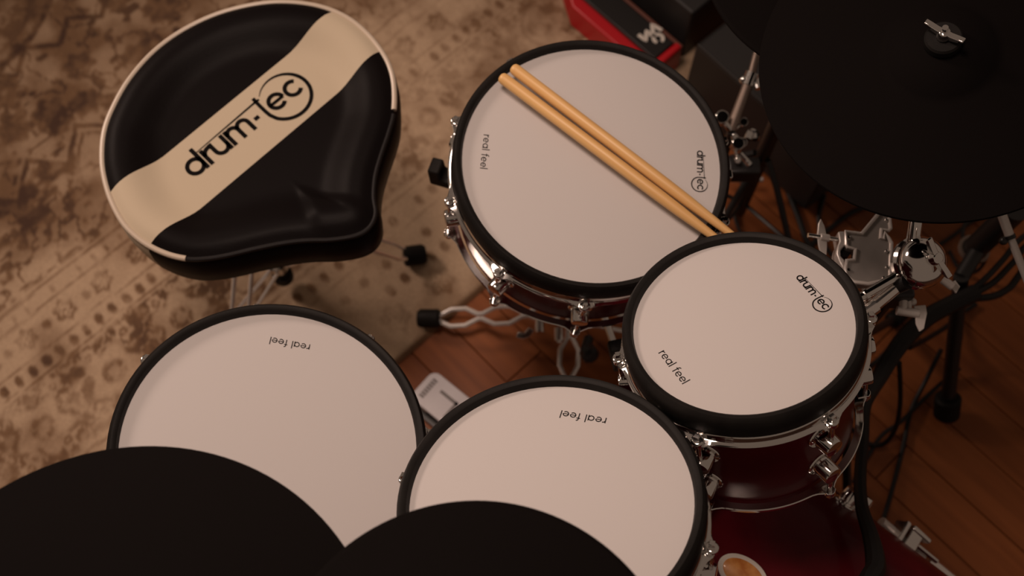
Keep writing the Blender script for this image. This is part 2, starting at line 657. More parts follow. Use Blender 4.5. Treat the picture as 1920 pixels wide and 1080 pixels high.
    # two big ringed flowers in the pale corner
    for cu, cv in ((.345, .72), (.30, .50), (.50, .62), (.47, .40), (.66, .52)):
        d = np.hypot(uw - cu, vw - cv)
        an = np.arctan2(vw - cv, uw - cu)
        put(sm(.007, .002, np.abs(d - .055)), .34)
        put(sm(.026, .02, np.abs(d - .022 * (1 + .25 * np.cos(5 * an)))) * .5, .4)
    # wear: the dye is rubbed away in patches
    wear = fbm(u * 7, v * 7, 41, 4)
    fine = fbm(u * 60, v * 60, 43, 3)
    dk = dark * (1 - .48 * sm(.45, .70, wear)) * (.55 + .6 * sm(.25, .6, fine))
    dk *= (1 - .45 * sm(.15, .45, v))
    dk = np.clip(.80 * dk + .30 * sm(.42, .75, fbm(u * 9, v * 9, 55, 4)) + .12 * (fine - .5) + .24 * sm(.55, .80, u), 0, 1)  # last term darkens the ground inwards, partly standing in for light falloff
    pale_c = np.array([.46, .335, .225])
    mid_c = np.array([.185, .108, .060])
    dark_c = np.array([.075, .043, .030])
    t = dk[..., None]
    c = np.where(t < .5, pale_c + (mid_c - pale_c) * t * 2, mid_c + (dark_c - mid_c) * (t * 2 - 1))
    edge = sm(.012, .004, u)[..., None]
    return c * (1 - edge) + mid_c * 1.1 * edge


def make_rug():
    nu, nv = 300, 500
    us = np.linspace(0, 1.5, nu)
    vs_ = np.linspace(-1.15, .90, nv)
    U, V = np.meshgrid(us, vs_, indexing='ij')
    X = RUG_O.x + RN.x * U + EU.x * V
    Y = RUG_O.y + RN.y * U + EU.y * V
    Z = 0.010 * np.minimum(1, np.sqrt(np.clip(U, 0, 1) / .012)) + 0.0
    co = np.stack([X, Y, Z + .0005], -1).reshape(-1, 3)
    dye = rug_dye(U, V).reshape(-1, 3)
    # a flat bottom sheet closes it
    n0 = len(co)
    ring = [0, (nu - 1) * nv, nu * nv - 1, nv - 1]
    idx = np.arange(nu * nv).reshape(nu, nv)
    q = np.stack([idx[:-1, :-1], idx[1:, :-1], idx[1:, 1:], idx[:-1, 1:]], -1).reshape(-1, 4)
    me = bpy.data.meshes.new('rug')
    me.vertices.add(n0)
    me.vertices.foreach_set('co', co.ravel().astype(np.float32))
    me.loops.add(q.size)
    me.loops.foreach_set('vertex_index', q.ravel().astype(np.int32))
    me.polygons.add(len(q))
    me.polygons.foreach_set('loop_start', np.arange(0, q.size, 4, dtype=np.int32))
    me.update(calc_edges=True)
    at = me.attributes.new('dye', 'FLOAT_COLOR', 'POINT')
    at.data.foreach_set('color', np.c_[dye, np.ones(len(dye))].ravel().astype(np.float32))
    me.shade_smooth()
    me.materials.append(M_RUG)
    o = bpy.data.objects.new('rug', me)
    COL.objects.link(o)
    return tag(o, 'faded beige and brown oriental patterned rug on the wooden floor', 'rug')


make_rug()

# ================================================================ DRUMS


def drum_matrix(c, n):
    z = Vector((n[0], n[1], 1)).normalized()
    return frame(c, z, (1, 0, 0))


def hoop_profile(r, z0, s=1):
    """triple flanged steel hoop; s=-1 turns it over"""
    P = [(r - .004, z0), (r + .0005, z0), (r + .0015, z0 - .002 * s), (r + .0010, z0 - .008 * s), (r + .002, z0 - .0105 * s), (r + .0045, z0 - .0118 * s), (r + .0055, z0 - .0134 * s), (r + .0045, z0 - .0148 * s), (r - .004, z0 - .0142 * s)]
    return P


def scallop(mb, nl, phase, rcut):
    """draws the hoop's flange out into an ear in front of every lug"""
    out = []
    for x, y, z in mb.v:
        r = math.hypot(x, y)
        if r > rcut:
            a = (math.atan2(y, x) - R(phase)) / (2 * PI / nl)
            d = abs(a - round(a)) * 2 * PI / nl * r
            k = (r + .009 * math.exp(-(d / .011) ** 2)) / r
            x, y = x * k, y * k
        out.append((x, y, z))
    mb.v = out
    return mb


def lug_meshes():
    d = {}
    # turret lug: axis along +x from the shell, radial outwards
    mb = MB()
    Mx = frame((0, 0, 0), (1, 0, 0), (0, 0, 1))
    mb.lathe([(.0001, -.001), (.0165, -.001), (.0168, .001), (.0160, .0022), (.0118, .0028), (.0112, .005), (.0127, .0060), (.0118, .0215), (.0110, .0232), (.0075, .0238), (.0001, .0239)], 28, Mx)
    d['lug'] = mb
    return d


def make_drum(name, label, cat, c, n, rh, depth, nl, phase, ear_drop=.0, group=None, side_label=None, lug_in=.050):
    M = drum_matrix(c, n)
    t = thing(name, label, cat, M, group)
    ro = rh + .0122
    rs = rh + .0035
    head = MB().lathe([(.0001, 0), (rh * .5, 0), (rh * .9, 0), (rh + .001, 0), (rh + .002, -.006)], 96).build('head', M_HEAD, t)
    MB().lathe([(rh - .0005, -.004), (rh + .0005, .004), (rh + .002, .0085), (rh + .005, .0105), (rh + .008, .0108), (ro - .002, .0085), (ro + .0005, .004), (ro + .0015, -.006), (ro + .0012, -.018), (ro + .0002, -.0195), (ro - .004, -.0195), (rh + .001, -.012)], 96, closed=True).build('rubber_rim', M_RUBBER, t)
    hoop = scallop(MB().lathe(hoop_profile(ro + .0005, -.0190), 144), nl, phase, ro + .004).build('hoop', M_CHROME, t)
    zb = -depth
    bh = scallop(MB().lathe(hoop_profile(ro - .002, zb + .002, -1), 144), nl, phase, ro + .0015).build('bottom_hoop', M_CHROME, t)
    z1, z2 = -.030, zb + .016
    shell = MB().lathe([(rs - .004, z1), (rs, z1 - .002), (rs, z2 + .002), (rs - .004, z2), (.0001, z2)], 96).build('shell', M_MAROON, t)
    # lugs: one set of meshes, copied round the shell
    lug0 = ear0 = rod0 = None
    mb = lug_meshes()['lug']
    re = ro + .0090
    out = []
    for k in range(nl):
        a = R(phase) + 2 * PI * k / nl
        for top in (1, 0):
            zl = -.028 - lug_in if top else zb + max(.056, lug_in * .95)
            zl = zl if depth > .17 else (-(.030 + (depth - .046) * .5))
            if not top and depth <= .17:
                continue
            Ml = Matrix.Rotation(a, 4, 'Z') @ Matrix.Translation((rs, 0, zl))
            if lug0 is None:
                lug = lug0 = mb.build('lug', M_CHROME, t)
            else:
                lug = lug0.copy()
                COL.objects.link(lug)
            lug.parent = t
            lug.location, lug.rotation_euler = Ml.to_translation(), Ml.to_euler()
            rx = re - rs
            for up in ((1, -1) if depth <= .17 else ((1,) if top else (-1,))):
                ze = (-.0315 if up > 0 else zb + .0160)
                L = abs(ze - zl)
                e = MB()
                # ear of the hoop with a washer cup, the rod and its square key head
                e.box((rx - .003, 0, 0.0), (.014, .013, .004))
                e.lathe([(.0001, -.002), (.0068, -.002), (.0068, .002), (.0075, .006), (.0060, .0075), (.0001, .0075)], 16, Matrix.Translation((rx, 0, 0)))
                ear = e.build('hoop_ear', M_CHROME, lug, bevel=.0006)
                ear.location = (0, 0, ze - zl)
                if up < 0:
                    ear.rotation_euler = (PI, 0, 0)
                r_ = MB().lathe([(.0001, 0), (.0030, 0), (.0030, L + .008), (.0001, L + .008)], 10, Matrix.Translation((rx, 0, 0)))
                r_.box((rx, 0, L + .011), (.0062, .0062, .0075))
                rod = r_.build('tension_rod', M_CHROME, lug, bevel=.0005, seg=1)
                if up < 0:
                    rod.rotation_euler = (PI, 0, 0)
    return t, head, M, shell


def print_on(head, kind, org, ang, length):
    s, wd = logo() if kind == 'logo' else word('real feel')
    size = length / wd
    return lettering('logo' if kind == 'logo' else 'lettering', s, org, ang, size, head, th=.0004, bold=1.0 if kind == 'logo' else .74)


snare, h_snare, MS, sh_s = make_drum('snare_drum', 'maroon snare drum with pale mesh head and two drumsticks lying across it', 'drum', (0.1058, 0.7128, 0.6522), (.0627, -.0335), .1725, .150, 10, 15)
print_on(h_snare, 'word', *((-0.1438, 0.0367), -1.6630, 0.05234))
print_on(h_snare, 'logo', *((0.1428, 0.0220), -1.6222, 0.06083))
tom_s, h_ts, MT, sh_t = make_drum('rack_tom', 'small maroon tom with round black logo printed on its white head', 'drum', (0.2590, 0.4337, 0.7855), (-.208, .319), .1225, .194, 6, 3, group='maroon toms with black rubber rims')
print_on(h_ts, 'logo', *((0.0679, 0.0591), -1.1482, 0.05973))
print_on(h_ts, 'word', *((-0.0966, -0.0254), -1.1120, 0.05295))
tom_m, h_tm, MM, sh_m = make_drum('rack_tom', 'medium white-headed tom between the largest tom and the small logo tom', 'drum', (0.0396, 0.2327, 0.8128), (-.1077, .4041), .1475, .185, 6, -18, group='maroon toms with black rubber rims')
print_on(h_tm, 'word', *((0.0645, 0.0988), 2.8567, 0.05309))
tom_f, h_tf, MF, sh_f = make_drum('floor_tom', 'largest white-headed tom, standing below the padded seat, beside the rug', 'drum', (-.2853, .3244, .6687), (.2, .1), .1725, .32, 8, 11, group='maroon toms with black rubber rims')
print_on(h_tf, 'word', *((0.0346, 0.1348), 3.0178, 0.05132))

# ================================================================ DRUMSTICKS on the snare
NS = MS.to_3x3() @ Vector((0, 0, 1))


def drumstick(label, p0, p1, lift0, lift1):
    a, b = Vector(p0) + NS * lift0, Vector(p1) + NS * lift1
    d = (b - a).normalized()
    M = frame(a, d)
    prof = [(.0001, 0), (.0045, .0004), (.0070, .0025), (.0080, .007), (.0082, .26), (.0076, .30), (.0058, .345), (.0042, .380), (.0031, .392), (.0036, .397), (.0044, .403), (.0038, .409), (.0018, .412), (.0001, .4125)]
    o = MB().lathe(prof, 20).build('drumstick', M_STICK, None, smooth=60)
    o.matrix_world = M
    o.location, o.rotation_euler = M.to_translation(), M.to_euler()
    tag(o, label, 'drumstick', 'pair of drumsticks on the snare drum')


drumstick('pale wooden drumstick on the snare, of the pair the one nearer the plain lettering', (-0.0157, 0.8251, 0.6850), (0.2528, 0.6067, 0.6590), 0, 0)
drumstick('pale wooden drumstick on the snare, of the pair the one nearer the round logo', (0.0000, 0.8394, 0.6850), (0.2777, 0.6083, 0.6590), 0, 0)

# ================================================================ THRONE
TR = Vector((-0.425, 0.80, 0.0111))
SEAT_STRIPE = (-0.0057, 0.0516)
thr = thing('drum_throne', 'drum throne with black saddle seat, cream stripe and round logo, standing on the rug', 'stool', Matrix.Translation(TR))
OUT = [(-0.587, 0.772), (-0.59, 0.815), (-0.583, 0.855), (-0.565, 0.905), (-0.534, 0.954), (-0.494, 0.992), (-0.445, 1.021), (-0.39, 1.038), (-0.342, 1.042), (-0.292, 1.034), (-0.25, 1.014), (-0.217, 0.984), (-0.191, 0.947), (-0.178, 0.915), (-0.173, 0.882), (-0.173, 0.846), (-0.179, 0.815), (-0.188, 0.78), (-0.195, 0.746), (-0.196, 0.712), (-0.192, 0.685), (-0.2, 0.664), (-0.219, 0.652), (-0.252, 0.646), (-0.285, 0.645), (-0.317, 0.641), (-0.357, 0.632), (-0.395, 0.622), (-0.425, 0.617), (-0.45, 0.617), (-0.48, 0.625), (-0.512, 0.642), (-0.541, 0.668), (-0.563, 0.702), (-0.578, 0.737)]
OUT = [(x - TR.x, y - TR.y) for x, y in OUT]


def closed_smooth(P, k):
    n, out = len(P), []
    for i in range(n):
        a, b, c, d = P[i - 1], P[i], P[(i + 1) % n], P[(i + 2) % n]
        for j in range(k):
            t = j / k
            out.append(tuple(0.5 * ((2 * b[q]) + (c[q] - a[q]) * t + (2 * a[q] - 5 * b[q] + 4 * c[q] - d[q]) * t * t + (3 * b[q] - a[q] - 3 * c[q] + d[q]) * t ** 3) for q in (0, 1)))
    return out


OUTS = closed_smooth(OUT, 5)
OA = np.array(OUTS)
Z_SEAT = 0.5395
V0 = np.array((-0.3147, 0.7402, 0.5800)[:2]) - np.array(TR[:2])
V1 = np.array((-0.2163, 0.7118, 0.5800)[:2]) - np.array(TR[:2])
V2 = np.array((-0.2766, 0.6401, 0.5800)[:2]) - np.array(TR[:2])


def seg_dist(p, a, b):
    ab = b - a
    t = np.clip(((p - a) @ ab) / (ab @ ab), 0, 1.4)
    return float(np.linalg.norm(p - a - ab * t))


def smooth01(a, b, x):
    t = min(1, max(0, (x - a) / (b - a)))
    return t * t * (3 - 2 * t)


def seat_z(x, y):
    p = np.array((x, y))
    d = float(np.sqrt(((OA - p) ** 2).sum(1)).min())
    h = .009 * smooth01(-.006, .020, d) - .021 * smooth01(.026, .085, d)
    cr = lambda a, b: (b[0] - a[0]) * (p[1] - a[1]) - (b[1] - a[1]) * (p[0] - a[0])
    m = 1.0
    if cr(V0, V1) < 0 and cr(V0, V2) > 0:
        m = min(seg_dist(p, V0, V1), seg_dist(p, V0, V2))
        h += .009 * smooth01(0, .022, m) * smooth01(0, .05, d)
    return Z_SEAT + h


def make_seat():
    n = len(OUTS)
    cx, cy = float(OA[:, 0].mean()), float(OA[:, 1].mean())
    S = [1, .985, .965, .94, .91, .88, .85, .82, .79, .76, .72, .68, .64, .6, .55, .5, .45, .4, .34, .28, .22, .16, .10, .05]
    vs, fs = [], []
    side = [(-.012, -.080), (-.002, -.078), (.004, -.068), (.006, -.040), (.005, -.012), (.001, -.003)]
    for off, dz in side:
        for i in range(n):
            a, b = OA[i - 1], OA[(i + 1) % n]
            t = (b - a) / np.linalg.norm(b - a)
            nx, ny = -t[1], t[0]          # outline runs clockwise: this is outwards
            vs.append((OA[i][0] + nx * off, OA[i][1] + ny * off, Z_SEAT + dz))
    for s in S:
        for i in range(n):
            x, y = cx + (OA[i][0] - cx) * s, cy + (OA[i][1] - cy) * s
            vs.append((x, y, seat_z(x, y)))
    rows = len(side) + len(S)
    for j in range(rows - 1):
        for i in range(n):
            i2 = (i + 1) % n
            fs.append((j * n + i, j * n + i2, (j + 1) * n + i2, (j + 1) * n + i))
    vs.append((cx, cy, seat_z(cx, cy)))
    for i in range(n):
        fs.append(((rows - 1) * n + i, (rows - 1) * n + (i + 1) % n, len(vs) - 1))
    fs.append(tuple(range(n)))
    return MB().add(vs, fs)


cush = make_seat().build('seat', seat_material(), thr, smooth=50)
i0, i1 = 14 * 5, 29 * 5
order = [(i % len(OUTS)) for i in range(29 * 5, len(OUTS) + 15 * 5)]
pipe = [Vector((OUTS[i][0], OUTS[i][1], Z_SEAT + .001)) for i in order]
MB().tube(pipe, .0042, 10).build('piping', M_CREAM, cush)
seam = [Vector((OUTS[i][0], OUTS[i][1], Z_SEAT + .000)) for i in range(15 * 5, 29 * 5 + 1)]
MB().tube(seam, .0035, 10).build('seam', M_VINYLB, cush)
s_, wd_ = logo()
lettering('logo', s_, (-.0311, -.0535), R(45.1), .0297, cush, surf=seat_z, th=.0007, bold=1.12)


def rubber_foot(mb, p, d, r=.015, L=.045):
    d = Vector(d).normalized()
    mb.lathe([(.0001, 0), (r * .8, 0), (r, .004), (r, L - .006), (r * .8, L), (.0001, L)], 18, frame(Vector(p) - d * (L * .3), d))
    return mb


mb = MB()
mb.cyl((0, 0, .05), (0, 0, .475), .0125)
mb.lathe([(.0125, .24), (.021, .24), (.022, .245), (.022, .335), (.019, .34), (.0125, .34)], 24)
mb.lathe([(.0125, .085), (.019, .085), (.019, .105), (.0125, .105)], 24)
mb.build('post', M_CHROME, thr)
MB().lathe([(.0001, .028), (.017, .028), (.019, .033), (.019, .055), (.013, .06), (.0001, .06)], 20).build('post_cap', M_RUBBER, thr)
MB().box((0, 0, .468), (.11, .11, .008)).cyl((0, 0, .43), (0, 0, .468), .022).build('seat_bracket', M_BLACK, thr, bevel=.002)
for ang in (11.6, 131.6, 251.6):
    d = Vector((math.cos(R(ang)), math.sin(R(ang)), 0))
    s = Vector((-d.y, d.x, 0))
    leg = MB()
    for k in (-1, 1):
        leg.tube([d * .022 + s * (.010 * k) + Vector((0, 0, .30)), d * .06 + s * (.0150 * k) + Vector((0, 0, .255)), d * .215 + s * (.0150 * k) + Vector((0, 0, .052)), d * .235 + s * (.008 * k) + Vector((0, 0, .030))], .0042, 8)
        leg.tube([d * .018 + s * (.008 * k) + Vector((0, 0, .095)), d * .135 + s * (.0145 * k) + Vector((0, 0, .155))], .0035, 8)
    lo = leg.build('leg', M_FLATBAR, thr)
    rubber_foot(MB(), d * .238 + Vector((0, 0, .022)), d * .95 + Vector((0, 0, -.12)), .0195, .042).build('rubber_foot', M_RUBBER, lo)

# ================================================================ SNARE STAND
SS = Vector((0.106, 0.713, 0))
st = thing('snare_stand', 'low chrome tripod stand with black rubber feet, carrying the snare drum', 'stand', Matrix.Translation(SS))
MB().cyl((0, 0, .045), (0, 0, .30), .0125).lathe([(.0125, .10), (.024, .10), (.025, .105), (.025, .15), (.020, .158), (.0125, .158)], 20).build('post', M_CHROME, st)
MB().cyl((0, 0, .22), (0, 0, .40), .0095).build('upper_tube', M_CHROME, st)


def hex_leg(ang, r0, r1, z0, z1, kinks, parent, rad=.0048):
    d = Vector((math.cos(R(ang)), math.sin(R(ang)), 0))
    s = Vector((-d.y, d.x, 0))
    leg = MB()
    for k in (-1, 1):
        pts = []
        for t, w in kinks:
            r = r0 + (r1 - r0) * t
            pts.append(d * r + s * (w * k) + Vector((0, 0, z0 + (z1 - z0) * t)))
        leg.tube(pts, rad, 8)
    lo = leg.build('leg', M_FLATBAR, parent)
    e = d * r1 + Vector((0, 0, z1))
    rubber_foot(MB(), e + d * .006, d + Vector((0, 0, -.1)), .0175, .042).build('rubber_foot', M_RUBBER, lo)
    return lo


HEX = [(0, .012), (.14, .015), (.24, .004), (.30, .004), (.40, .0165), (.52, .0165), (.62, .005), (.66, .005), (.76, .0165), (.88, .0165), (1.0, .003)]
hex_leg(178, .02, .245, .085, .034, HEX, st)
hex_leg(267, .02, .245, .080, .024, [(0, .004), (.10, .004), (.20, .0165), (.32, .0165), (.42, .005), (.50, .005), (.60, .0165), (.80, .0165), (.90, .005), (1.0, .003)], st)
hex_leg(352, .02, .245, .085, .030, [(0, .012), (.1, .0150), (.9, .0150), (1, .004)], st)
MB().lathe([(.0001, 0), (.012, 0), (.016, .004), (.016, .02), (.010, .026), (.0001, .026)], 8, frame(Vector((0.1294, 0.6287, 0.1300)) - SS, (.3, -.75, .5))).cyl(Vector((0.1344, 0.6528, 0.1200)) - SS, Vector((0.1276, 0.6297, 0.1300)) - SS, .009).build('clamp_knob', M_BLACK, st, bevel=.001)
for px_ in ((0.0485, 0.6710, 0.1300), (0.0822, 0.6588, 0.1200), (0.1021, 0.6753, 0.1400)):
    q = Vector(px_) - SS
    MB().cyl(q - Vector((0, .012, 0)), q + Vector((0, .012, 0)), .008, n=12).build('leg_joint', M_CHROME, st)
WN = MB().prism([(-.017, .002), (-.010, .010), (0, .004), (.010, .010), (.017, .002), (.006, -.005), (-.006, -.005)], -.0025, .0025, frame(Vector((0.0231, 0.6516, 0.1400)) - SS, (.2, -.4, 1), (1, .4, 0)))
WN.build('wing_nut', M_CHROME, st, bevel=.0008)
tip = Vector((-0.1080, 0.7828, 0.5000)) - SS
for k in range(3):
    rot = Matrix.Rotation(2 * PI * k / 3, 4, 'Z')
    a0 = math.atan2(tip.y, tip.x)
    L = math.hypot(tip.x, tip.y)
    Mr = rot @ Matrix.Rotation(a0, 4, 'Z')
    arm = MB().tube([Mr @ Vector(p) for p in ((.010, 0, .385), (.06, 0, .40), (L - .03, 0, .458), (L - .012, 0, .472))], .0055, 8).build('basket_arm', M_CHROME, st)
    g = MB()
    g.prism([(-.030, -.018), (.012, -.018), (.014, .022), (-.004, .024), (-.006, .004), (-.012, .000), (-.030, .000)], -.013, .013, Mr @ Matrix.Translation((L, 0, .488)) @ Matrix.Rotation(PI / 2, 4, 'X'))
    g.build('rubber_tip', M_RUBBER, arm, bevel=.003)

# ================================================================ BASS DRUM
AX = Vector((.77, -.64, 0)).normalized()
BD_O = Vector((0.294, 0.20, 0.262))
MBD = frame(BD_O, AX, (0, 0, 1))      # local z along the axis, local x up
bd = thing('bass_drum', 'glossy maroon bass drum lying under the two raised toms', 'drum', MBD)
RB = .235
MB().lathe([(RB - .004, -.12), (RB, -.118), (RB, .36), (RB - .004, .362)], 96).build('shell', M_MAROON, bd)
for zz in (-.135, .345):
    MB().lathe([(RB - .004, zz), (RB + .014, zz), (RB + .016, zz + .003), (RB + .016, zz + .037), (RB + .014, zz + .04), (RB - .004, zz + .04)], 96, closed=True).build('wood_hoop', M_WOODEDGE, bd)
MB().lathe([(.0001, -.122), (RB, -.122), (RB, -.118), (.0001, -.118)], 64).build('batter_head', M_HEAD, bd)
MB().lathe([(.0001, .363), (RB, .363), (RB, .367), (.0001, .367)], 64).build('front_head', M_BLACK, bd)
# oval badge on the top of the shell
bp = MBD.inverted() @ Vector((0.2966, 0.1983, 0.4950))
ba = math.atan2(bp.y, bp.x)
Mb = Matrix.Rotation(ba, 4, 'Z') @ Matrix.Translation((RB, 0, bp.z)) @ frame((0, 0, 0), (1, 0, 0), (0, 0, 1))
bdg = MB()
EL = lambda a, b, z: [(a * math.cos(2 * PI * i / 40), b * math.sin(2 * PI * i / 40), z) for i in range(40)]


def oval_disc(a, b, z0, z1, M):
    m_ = MB()
    n = 40
    vs = EL(a, b, z0) + EL(a, b, z1) + EL(a * .94, b * .94, z1 + .0006)
    fs = [tuple(range(n - 1, -1, -1)), tuple(range(2 * n, 3 * n))]
    for j in (0, 1):
        fs += [(j * n + i, j * n + (i + 1) % n, (j + 1) * n + (i + 1) % n, (j + 1) * n + i) for i in range(n)]
    return m_.add(vs, fs, M)


badge = oval_disc(.034, .0225, -.002, .0014, Mb @ Matrix.Rotation(R(8), 4, 'Z')).build('badge', M_WHITE, bd)
oval_disc(.0275, .0170, .001, .0024, Mb @ Matrix.Rotation(R(8), 4, 'Z')).build('badge_face', M_ORANGE, badge)
# lugs along the side that shows beyond the small tom
for px_ in ((0.4790, 0.3226, 0.4000), (0.4968, 0.3112, 0.3700)):
    q = MBD.inverted() @ Vector(px_)
    a = math.atan2(q.y, q.x)
    Ml = Matrix.Rotation(a, 4, 'Z') @ Matrix.Translation((RB, 0, q.z))
    o = lug_meshes()['lug'].build('lug', M_CHROME, bd)
    o.location, o.rotation_euler = Ml.to_translation(), Ml.to_euler()
# folding spur: bracket, collar and tube
IB = MBD.inverted()


def loc(M, *ps):
    return [M @ Vector(p) for p in ps]


sp_a, sp_b, sp_c, sp_d, sp_e = loc(IB, (0.5474, 0.3010, 0.3000), (0.5652, 0.2918, 0.2900), (0.6196, 0.2494, 0.2600), (0.6757, 0.2151, 0.2350), (0.7636, 0.1487, 0.2000))
spur = MB().cyl(sp_a, sp_b + (sp_c - sp_b) * .9, .0080).build('spur', M_SATIN, bd)
pa, pb = loc(IB, (0.5687, 0.2812, 0.2970), (0.5918, 0.2644, 0.2850))
blk = MB()
Mk = frame((pa + pb) / 2, pb - pa, IB.to_3x3() @ Vector((.6, .8, 0)))
blk.box((0, 0, .004), (.050, .030, .022), Mk).box((.0, .0, -.016), (.050, .030, .008), Mk).box((-.022, .0, -.006), (.008, .030, .040), Mk).box((.022, .0, .010), (.008, .034, .036), Mk)
blk.build('spur_bracket', M_CHROME, spur, bevel=.002)
MB().cyl(sp_c, sp_e, .0135).build('spur_tube', M_BRIGHT, spur)
MB().cyl(*loc(IB, (0.5838, 0.2776, 0.3000), (0.6327, 0.2479, 0.2700)), .0040).build('spur_rod', M_CHROME, spur)
rubber_foot(MB(), sp_e, sp_e - sp_c, .015, .04).build('rubber_foot', M_RUBBER, spur)

# ================================================================ BASS DRUM PEDAL
pc = Vector((-0.1206, 0.5562, 0.0600))
MP = frame((pc.x, pc.y, 0), (0, 0, 1), AX)      # local x towards the drum
pd = thing('bass_drum_pedal', 'pale silver pedal footboard on the wooden floor between the two largest toms', 'pedal', MP)


def rrect(x0, x1, y0, y1, r, n=5):
    out = []
    for cx, cy, a in ((x1 - r, y1 - r, 0), (x0 + r, y1 - r, 90), (x0 + r, y0 + r, 180), (x1 - r, y0 + r, 270)):
        out += arc(cx, cy, r, a, a + 90, n)
    return out


fb = MB().prism(rrect(-.052, .20, -.033, .033, .016), .055, .062).build('footboard', M_GREYPLATE, pd, bevel=.002)
gi = MB()
for k in range(7):
    gi.box((-.036, -.018 + k * .006, .0623), (.010, .0042, .0008))
gi.box((.004, .010, .0623), (.040, .006, .0008)).box((.021, -.005, .0623), (.006, .036, .0008))
gi.build('print', M_GREYINK, fb)
MB().prism(rrect(-.045, .22, -.040, .040, .01), .012, .018).build('base_plate', M_BLACK, pd)
MB().cyl((-.03, -.03, .03), (-.03, .03, .03), .014).box((-.03, 0, .04), (.03, .05, .03)).build('heel_hinge', M_SATIN, pd, bevel=.002)
for y in (-.042, .042):
    MB().cyl((.175, y, .018), (.175, y, .25), .008).build('upright', M_CHROME, pd)
MB().cyl((.175, -.05, .245), (.175, .05, .245), .006).build('axle', M_CHROME, pd)
MB().cyl((.175, 0, .245), (.145, 0, .33), .0035).sphere((.142, 0, .34), .018).build('beater', M_BLACK, pd)
MB().sphere((.03, -.026, .066), .008, 12).sphere((.045, .024, .066), .007, 12).build('toe_stop', M_CHROME, fb)

# ================================================================ RED FLOOR PEDAL AND BLACK CASE behind the snare
rd = (Vector((0.2685, 1.2502, 0.0900)) - Vector((0.1401, 1.3871, 0.0900)))
rd.z = 0
rd.normalize()
rc = Vector((0.2605, 1.3078, 0.0900))
MRD = frame((rc.x, rc.y, 0), (0, 0, 1), rd)      # local x along its length (down-right in the picture), y across
rp = thing('floor_pedal', 'red pedal with black top plate and white emblem, on the rug behind the snare', 'pedal', MRD)
_k = MRD.inverted() @ Vector((0.1222, 1.3803, 0.0780))
_e = MRD.inverted() @ Vector((0.3259, 1.2660, 0.0850))
RX0, RX1, RY0, RY1 = _k.x - .10, _e.x, _k.y, .040
body = MB().prism([(RX0, RY0 + .055), (RX0 + .10, RY0), (RX1, RY0), (RX1, RY1), (RX0, RY1)], 0.012, .078).build('body', M_RED, rp, bevel=.004)
MB().prism([(RX0 + .01, RY0 + .060), (RX0 + .08, RY0 + .026), (RX1 - .018, RY0 + .026), (RX1 - .018, RY1 - .010), (RX0 + .01, RY1 - .010)], .076, .088).build('top_plate', M_BLACK, body, bevel=.002)
MB().box(((RX0 + RX1) / 2, RY1 - .004, .080), (RX1 - RX0, .008, .014)).build('side_strip', M_BROWNEDGE, body, bevel=.002)
MB().box((RX1 - .008, (RY0 + RY1) / 2 + .01, .082), (.016, RY1 - RY0 - .026, .012)).build('heel_bar', M_RED, body, bevel=.004)
ip = MRD.inverted()
zz = [ip @ Vector(p) for p in ((0.2520, 1.3049, 0.0886), (0.2663, 1.2911, 0.0886), (0.2684, 1.3138, 0.0886), (0.2826, 1.2999, 0.0886), (0.2797, 1.3290, 0.0886), (0.2993, 1.3151, 0.0886))]
zl = []
for p, q in zip(zz[:-1], zz[1:]):
    zl += line(p.x, p.y, q.x, q.y, 5)[:-1]
rg = ip @ Vector((0.2910, 1.2961, 0.0886))
em = [(zl + [(zz[-1].x, zz[-1].y)], .0075), (arc(rg.x, rg.y, .0095, 0, 300, 24), .0065)]
lettering('emblem', em, (0, 0), 0, 1.0, body, surf=lambda x, y: .0886, th=.0006, m=M_WHITE)
for x, y in ((RX0 + .10, RY0 + .020), (RX1 - .02, RY0 + .012), (RX0 + .03, RY1 - .012), (RX1 - .02, RY1 - .012)):
    MB().cyl((x, y, .0108), (x, y, .0145), .008).build('rubber_foot', M_RUBBER, rp)

ck = thing('black_box', 'flat black box lying close along the far side of the red pedal', 'cabinet', MRD)  # plain black box filling the dark area beside the pedal
MB().box((RX1 - .21, RY1 + .175, .087), (.40, .31, .15)).build('body', M_BOX, ck, bevel=.006, seg=3)
MB().box((RX1 - .21, RY1 + .175, .162), (.34, .25, .006)).build('top_panel', M_BLACK, ck, bevel=.002)
for x in (RX1 - .38, RX1 - .04):
    for y in (RY1 + .05, RY1 + .30):
        MB().cyl((x, y, .0108 if y < RY1 + .1 else 0), (x, y, .012), .014).build('rubber_foot', M_RUBBER, ck)

bx = Vector((0.3428, 1.2052, 0.2000))
b1 = Vector((0.4289, 1.1080, 0.2000)) - bx
b1.z = 0
MBX = frame((bx.x, bx.y, 0), (0, 0, 1), b1)
cs = thing('speaker_case', 'black box with a straight top edge standing behind the snare, beside the red pedal', 'box', MBX)
MB().box((.17, .13, .107), (.34, .26, .188)).build('body', M_BOX, cs, bevel=.006, seg=3)
MB().tube([(0.004, .004, .199), (.336, .004, .199), (.336, .256, .199), (.004, .256, .199)], .004, 8, closed=True).build('edge_trim', M_BLACK, cs)
for x in (.03, .31):
    for y in (.03, .23):
        MB().cyl((x, y, -.0), (x, y, .012), .014).build('rubber_foot', M_RUBBER, cs)

# ================================================================ CYMBALS


def wing_nut_mesh(s=1.0):
    m_ = MB()
    m_.lathe([(.0001, 0), (.0075 * s, 0), (.0085 * s, .004 * s), (.0060 * s, .011 * s), (.0001, .012 * s)], 16)
    wing = [(.004, .001), (.012, .0035), (.0225, .0085), (.0245, .0115), (.0235, .0135), (.016, .0125), (.008, .011), (.002, .011)]
    for k in (1, -1):
        m_.prism([(x * s * k, y * s) for x, y in wing], -.0032 * s, .0032 * s, Matrix.Rotation(PI / 2, 4, 'X'))
    return m_


